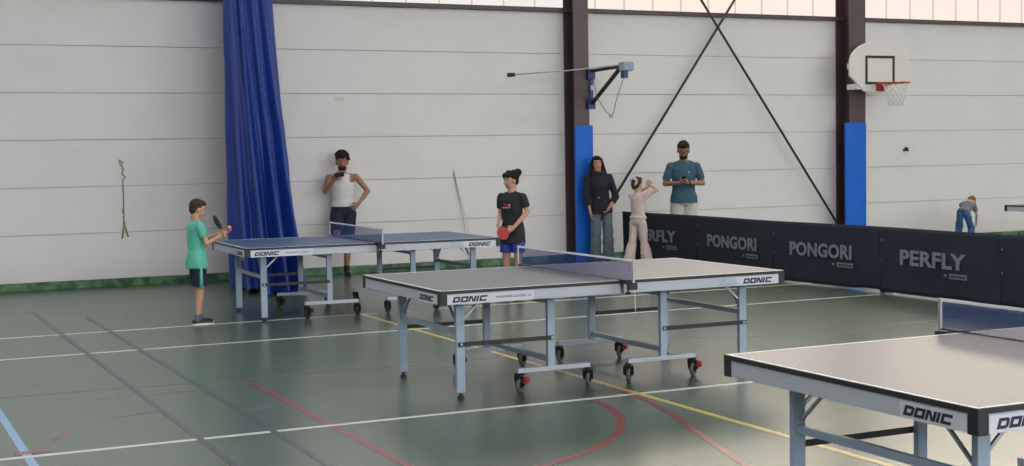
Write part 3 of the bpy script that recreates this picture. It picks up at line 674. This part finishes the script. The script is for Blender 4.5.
    # ---------------- hair
    b = MB(); b.ball(hd(0, -.014, .022), (.0455 * k, .0500 * k, .0490 * k), HR); b.ball(hd(0, .006, .044), (.038 * k, .044 * k, .024 * k), HR); b.ball(hd(0, -.030, -.004), (.038 * k, .028 * k, .036 * k), HR)
    rm = .006
    if hair == 'short': b.ball(hd(0, .018, .052), (.035 * k, .026 * k, .014 * k), HR)
    if hair == 'curly':
        rn = random.Random(3)
        for i in range(60):
            a = rn.random() * 2 * PI; e = rn.random() * 1.35; v = V((math.cos(a) * math.cos(e) * .044, math.sin(a) * math.cos(e) * .050 - .010, .020 + math.sin(e) * .052))
            if v.y > .030 and v.z < .030: continue
            b.ball(hd(*(v * 1.06)), .0165 * k, u=8, v=6)
    if hair == 'bun':
        b.ball(hd(0, -.058, .050), (.030 * k, .032 * k, .028 * k), HR); rn = random.Random(5)
        for i in range(30):
            a = rn.random() * 2 * PI; e = rn.random() * 1.2; v = V((math.cos(a) * math.cos(e) * .046, math.sin(a) * math.cos(e) * .052 - .006, .022 + math.sin(e) * .046))
            if v.y > .036 and v.z < .034: continue
            b.ball(hd(*v), .0115 * k, u=8, v=6)
        for q in (-.02, 0, .02): b.ball(hd(q, .040, .042), (.012 * k, .014 * k, .014 * k), HR)
    if hair == 'long':
        for q in (-1, 1):
            b.tube([hd(q * .030, .012, .040), hd(q * .043, .002, .0), hd(q * .050, -.004, -.05), hd(q * .058, .004, -.10), hd(q * .060, .016, -.15)], [.018 * k, .017 * k, .022 * k, .024 * k, .012 * k], 10)
        b.tube([hd(0, -.036, .02), hd(0, -.048, -.05), hd(0, -.052, -.11)], [.040 * k, .042 * k, .030 * k], 12)
    if hair == 'ponytail':
        b.ball(hd(0, -.060, .022), (.024 * k, .024 * k, .024 * k), HR); b.tube([hd(0, -.062, .02), hd(.0, -.074, .0), hd(0, -.070, -.03), hd(0, -.060, -.05)], [.015 * k, .019 * k, .015 * k, .005 * k], 10)
    hr = b.build('hair', MT[hair_mat], body, remesh=rm, relax=1)
    if hair == 'ponytail':
        r_ = [hd(0, -.058, .026) + HR @ V((math.cos(a) * .027 * k, .004 * k * math.cos(4 * a), math.sin(a) * .027 * k)) for a in [2 * PI * i / 20 for i in range(21)]]
        MB().tube(r_, .013 * k, 8).build('scrunchie', MT['scr'], hr, True)
    # ---------------- clothes
    if top:
        kind, mt, slv, hem = top; b = MB(); inf = {'tee': .016, 'tank': .017, 'hoodie': .019, 'blouse': .014}[kind]; t0 = (hem * h - j['P'].z) / TL if not J.get('hem_t') else J['hem_t'][0]
        if kind == 'tank':
            tor(b, inf, t0, .76)
            b.loft([(j['P'] + Z * TL * u, rx * h, ry * h + inf, X, Y) for u, rx, ry in ((.60, .088, .064), (.76, .084, .062), (.86, .071, .056), (.93, .066, .046), (.975, .056, .036))], 24)
        else:
            R0 = tor(b, inf, t0, .94)
            b.loft([(j['P'] + Z * TL * max(t0, -.30), .100 * h * build + inf + .004, .071 * h * build + inf + .006, X, Y), (j['P'] + Z * TL * .08, .098 * h * build + inf + .002, .070 * h * build + inf + .002, X, Y), (j['P'] + Z * TL * .3, .080 * h * build + inf, .058 * h * build + inf, X, Y), (j['P'] + Z * TL * .6, .086 * h * build + inf, .062 * h * build + inf, X, Y)], 24)
            b.tube([j['P'] + Z * TL * .88, j['N'] - Z * .004 * h], [.058 * h, .042 * h], 20)
            for s in 'RL':
                sh, el, wr = j['sh' + s], j['el' + s], j['wr' + s]; r0 = .0275 * h * build + inf * .7; sh = sh - Z * (.006 * h)
                b.ball(sh, r0 * .96); b.caps(j['P'] + Z * TL * .72 + (sh - j['N']).project(X) * .5, sh, .048 * h, r0 * .8)
                b.caps(j['N'] - Z * .020 * h, sh, .030 * h + inf * .4, r0 * .72)
                if slv <= 1: b.tube([sh, sh.lerp(el, slv)], [r0, .0235 * h * build + inf], 18)
                else: b.caps(sh, el, r0, .025 * h + inf * .6); b.tube([el, el.lerp(wr, slv - 1)], [.025 * h + inf * .6, .018 * h + inf], 18)
            if kind == 'hoodie': b.tube([j['N'] + V((math.cos(a) * .052 * h, math.sin(a) * .052 * h - .008 * h, .010 * h - .012 * h * math.sin(a))) for a in [2 * PI * i / 16 for i in range(17)]], .020 * h, 8)
        tp = b.build({'tee': 't_shirt', 'tank': 'tank_top', 'hoodie': 'hoodie', 'blouse': 'blouse'}[kind], MT[mt], body, remesh=.007, relax=6, folds=.016 if kind != 'tank' else .006)
    else: tp = None
    bt = None
    if bottom:
        kind, mt, frac, flare, waist = bottom; b = MB(); inf = .012
        tor(b, inf, -.1, waist)
        for s in 'RL':
            hp_, kn, an = j['hip' + s], j['kn' + s], j['an' + s]; r0 = .048 * h * build + inf; r1 = .034 * h * build + inf + flare[0]
            b.ball(hp_, r0)
            if frac <= 1: b.tube([hp_, hp_.lerp(kn, frac)], [r0, r0 + (r1 - r0) * frac], 20)
            else: b.tube([hp_, kn, kn.lerp(an, frac - 1)], [r0, r1, .024 * h + inf + flare[1]], 20)
        bt = b.build({'shorts': 'shorts', 'jeans': 'jeans', 'trousers': 'trousers'}[kind], MT[mt], body, remesh=.007, relax=4, folds=.014 if kind == 'shorts' else .026)
    for s in 'RL':
        an, to = j['an' + s], j['toe' + s]; fd = to - an; fl_ = Vector((fd.x, fd.y, 0))
        if socks: MB().tube([an + (j['kn' + s] - an) * .16, an + (j['kn' + s] - an) * .0, an + V((0, 0, -.015 * h))], [.026 * h, .0245 * h, .026 * h], 14).build('sock', MT[socks], body, remesh=.006)
        if shoes:
            b = MB(); dn = V((0, 0, -1)) if abs(fd.normalized().z) < .75 else Y
            hl = an - fl_ * .22 + V((0, 0, -.020 * h)); b.caps(hl, an.lerp(to, .5) + V((0, 0, -.012 * h)), .0225 * h, .023 * h); b.caps(an.lerp(to, .5) + V((0, 0, -.012 * h)), to, .023 * h, .0165 * h)
            sh_ = b.build('shoe', MT[shoes], body, remesh=.005, relax=1)
            if sole:
                zb = min(j['anR'].z, j['anL'].z) - .045 * h + .008
                w = MB(); q0 = Vector((hl.x, hl.y, zb)); q1 = Vector((to.x, to.y, zb)); dd = (q1 - q0).normalized()
                w.ball(q0.lerp(q1, .5), ((q1 - q0).length / 2 + .026 * h, .0285 * h, .016), Matrix((dd, V((0, 0, 1)).cross(dd), V((0, 0, 1)))).transposed()); w.build('shoe_sole', MT['sole'], sh_, True)
    return dict(root=root, body=body, top=tp, bottom=bt, j=j, X=X, Y=Y, Z=Z, TL=TL)

def racket(p, dirn, face, m1, label, m2='racket_k'):
    # local: blade in XZ plane, handle down -Z, hand at the origin
    t = tag(empty('racket', p), label, 'racket', 'table tennis rackets'); Z_ = Vector(dirn).normalized(); Y_ = -Vector(face); Y_ = (Y_ - Z_ * Y_.dot(Z_)).normalized(); X_ = Y_.cross(Z_)
    t.rotation_euler = Matrix((X_, Y_, Z_)).transposed().to_euler()
    out = [(.076 * math.cos(a), .045 + .079 + .079 * math.sin(a)) for a in [2 * PI * i / 28 for i in range(28)]]
    MB().prism(out, (0, .0035, 0), (1, 0, 0), (0, 0, 1), .007).build('blade', MT['wood'], t)
    MB().prism(out, (0, -.0035, 0), (.985, 0, 0), (0, 0, 1), .002).build('rubber_sheet', MT[m1], t)
    MB().prism(out, (0, .0055, 0), (.985, 0, 0), (0, 0, 1), .002).build('rubber_sheet', MT[m2], t)
    MB().box((0, 0, -.002), (.027, .022, .10)).build('handle', MT['wood'], t, bevel=.005)
    return t
V = Vector
def world_of(p, r):
    o = p['root']; return o.location + Euler((0, 0, o.rotation_euler[2])).to_matrix() @ V(r)

# boy in green, left of the far table
h = 1.245
p1 = person('boy in aqua green t-shirt and navy shorts at the end of the blue table', h, (3.2, 13.95, 0), math.radians(-84), 'skin_a', 'hair_b',
    J=dict(elR=(.165, .05, .81), wrR=(.125, .19, .875), elL=(-.13, .10, .83), wrL=(.02, .25, .895), anR=(.06, -.03, .057), anL=(-.055, .03, .057), knR=(.062, .01, .36), knL=(-.06, .03, .36)),
    hs=1.20, head_rot=(0, -.26), build=.95, top=('tee', 'teal', .62, .45), bottom=('shorts', 'navy', .90, (.020, 0), .30), socks='sock', sole=True,
    hands=dict(R=((-.1, .75, .35), (-1, 0, 0), (0, -.3, 1), .9), L=((.5, .8, .15), (0, -.1, 1), (-1, .5, 0), .35)), hair='short')
for z0, z1 in ((.365, .60),): MB().tube([(.122, -.002, z0), (.128, -.002, .48), (.126, 0, z1)], [.019, .018, .012], 8).build('side_stripe', MT['teal'], p1['bottom'], True)
racket(world_of(p1, (.135, .235, .905)), (-.42, .02, .90), (-.96, -.15, -.4), 'racket_k', 'black table tennis racket held upright by the boy in green', 'racket_r')
tag(MB().ball(world_of(p1, (.065, .325, .955)), .020, u=24, v=16).build('table_tennis_ball', MT['orange'], smooth=True), 'orange table tennis ball resting on the hand of the boy in green', 'ball')

# man in a white tank top against the wall
h = 1.70
p2 = person('bearded man in white tank top leaning on the wall right of the blue curtain', h, (6.29, 18.50, 0), math.radians(162), 'skin_b', 'hair_d',
    J=dict(elR=(.245, .09, 1.165), wrR=(.115, .235, 1.33), elL=(-.345, -.02, 1.165), wrL=(-.215, .10, 1.00), knR=(.10, .30, .60), anR=(.10, -.055, .47), toeR=(.11, -.085, .36), anL=(-.03, .0, .077), knL=(-.05, .03, .47)),
    head_rot=(0, -.05), hs=1.12, build=1.0, top=('tank', 'tankw', 0, .560), bottom=('shorts', 'navy', .92, (.030, 0), .22), socks='shoe', hair='curly', beard=True,
    hands=dict(R=((-.5, .25, .75), (-.3, -.4, .2), (-.6, .2, .5), .8), L=((.5, .35, -.5), (.6, -.6, 0), (.2, .3, .8), .7)))
ph = tag(MB().box((0, 0, 0), (.13, .012, .068)).build('mobile_phone', MT['phone'], bevel=.006), 'dark phone held near his mouth by the man in white tank top', 'phone', 'phones')
ph.location = world_of(p2, (.045, .275, 1.395)); ph.rotation_euler = (.4, .15, math.radians(160))

# child with red racket
h = 1.46
p3 = person('curly-haired child in black t-shirt and blue shorts holding a red racket', h, (6.87, 14.31, 0), math.radians(120), 'skin_a', 'hair_b' if False else 'hair_d',
    J=dict(elL=(-.185, -.03, .99), wrL=(-.115, .13, .83), elR=(.16, .0, .97), wrR=(.10, .13, .86)), hs=1.10, head_rot=(-.50, -.10), build=.94,
    top=('tee', 'tee_black', .70, .435), bottom=('shorts', 'royal', .62, (.020, 0), .25), socks='sock', hair='bun',
    hands=dict(L=((.55, .6, -.5), (.5, -.6, -.3), (.5, .3, .7), .9)))
Rz = racket(world_of(p3, (-.105, .195, .805)), (-.90, -.30, -.30), (-.35, -.93, .1), 'racket_r', 'red table tennis racket held low by the child in black t-shirt')
pr_ = MB(); pr_.box((.0, 0, 0), (.10, .004, .010)); pr_.box((.015, 0, .020), (.05, .004, .020)); o = pr_.build('shirt_print', MT['racket_r'], p3['top']); o.location = (0, .108, 1.055)
pr_ = MB(); pr_.box((.005, 0, 0), (.11, .004, .008)); pr_.box((-.035, 0, .030), (.018, .004, .022)); o = pr_.build('shirt_print', MT['plate'], p3['top']); o.location = (0, .109, 1.040)

# woman in black by the padded column
h = 1.60
p4 = person('long-haired woman in black hoodie and grey jeans leaning beside the blue padded column', h, (10.16, 18.12, 0), math.radians(157), 'skin_a', 'hair_d',
    J=dict(N=(.045, 0, 1.336), shR=(.20, 0, 1.265), shL=(-.125, 0, 1.28), elL=(-.215, .03, .985), wrL=(-.105, .13, .83), elR=(.21, .02, .97), wrR=(.17, .07, .76), knL=(-.09, .03, .45), anL=(-.10, .03, .072)), female=True, build=.90,
    hs=1.08, head_rot=(.10, .0), top=('hoodie', 'hoodie', 1.55, .46), bottom=('jeans', 'jeans', 1.97, (.016, .030), .30), hair='long')
MB().tube([(.05, .135, .98), (.052, .14, .97)], .012, 10).build('hoodie_badge', MT['plate'], p4['top'])

# girl in pink before the barrier
h = 1.28
p5 = person('girl in pale pink blouse and trousers standing with her back turned before the barriers', h, (10.12, 17.0, 0), math.radians(-66), 'skin_c', 'hair_b',
    J=dict(elR=(.26, .10, 1.10), wrR=(.11, .17, 1.16), elL=(-.20, .16, 1.03), wrL=(-.02, .22, 1.12), anR=(.115, .05, .06), anL=(-.105, -.10, .06), knR=(.08, .03, .36), knL=(-.075, -.04, .36)), hs=1.22, build=.88, female=True,
    head_rot=(0, .0), top=('blouse', 'pink', .45, .575), bottom=('trousers', 'pinkt', 1.95, (.006, .050), .36), hair='ponytail', shoes='sole',
    hands=dict(R=((-.7, .3, .5), (0, -.5, .3), (0, -.2, 1), .8), L=((.6, .3, .5), (0, -.5, .3), (0, -.2, 1), .8)))

# man in petrol blue behind the barrier
h = 1.80
p6 = person('bearded man in petrol blue t-shirt and off-white shorts looking at his phone behind the barriers', h, (11.20, 17.5, 0), math.radians(150), 'skin_b', 'hair_d',
    J=dict(shR=(.190, 0, 1.43), shL=(-.190, 0, 1.43), elR=(.275, .03, 1.165), elL=(-.275, .03, 1.165), wrR=(.085, .245, 1.175), wrL=(-.055, .25, 1.18)), build=1.03,
    hs=1.12, head_rot=(0, -.42), top=('tee', 'petrol', .82, .490), bottom=('shorts', 'sand', .98, (.035, 0), .2), socks='sole', hair='short', beard=True, glasses=True,
    hands=dict(R=((-1, .25, .1), (.1, -.2, 1), (0, 1, .2), .9), L=((1, .25, .1), (-.1, -.2, 1), (0, 1, .2), .9)))
ph = tag(MB().box((0, 0, 0), (.07, .145, .010)).build('mobile_phone', MT['phone'], bevel=.004), 'dark phone held at chest height by the man in petrol blue shirt', 'phone', 'phones')
ph.location = world_of(p6, (.012, .300, 1.225)); ph.rotation_euler = (.7, 0, math.radians(150))
MB().tube([(-.073, .236, 1.180), (-.052, .248, 1.181)], .030, 14).build('wrist_watch', MT['phone'], p6['body'], True)
MB().box((-.07, .128, 1.33), (.025, .004, .02)).build('chest_emblem', MT['plate'], p6['top'])

# bending child far right
h = 1.06
p7 = person('small reddish-haired child in blue jeans bending down beyond the barriers at far right', h, (16.82, 17.72, 0), math.radians(-62), 'skin_c', 'hair_r',
    J=dict(P=(0, -.05, .535), N=(.02, .16, .695), shR=(.125, .12, .655), shL=(-.10, .14, .67), elR=(.14, .19, .50), wrR=(.12, .235, .36), elL=(-.06, .22, .51), wrL=(-.02, .25, .38),
    hipR=(.055, -.05, .52), hipL=(-.055, -.05, .52), knR=(.10, .03, .29), knL=(-.09, .0, .29), anR=(.11, -.01, .048), anL=(-.10, -.02, .048)), hs=1.35, head_rot=(0, -.5), build=.95,
    top=('tee', 'stripe', .6, .50), bottom=('jeans', 'jeans_b', 1.9, (.010, .012), .30), hair='short')
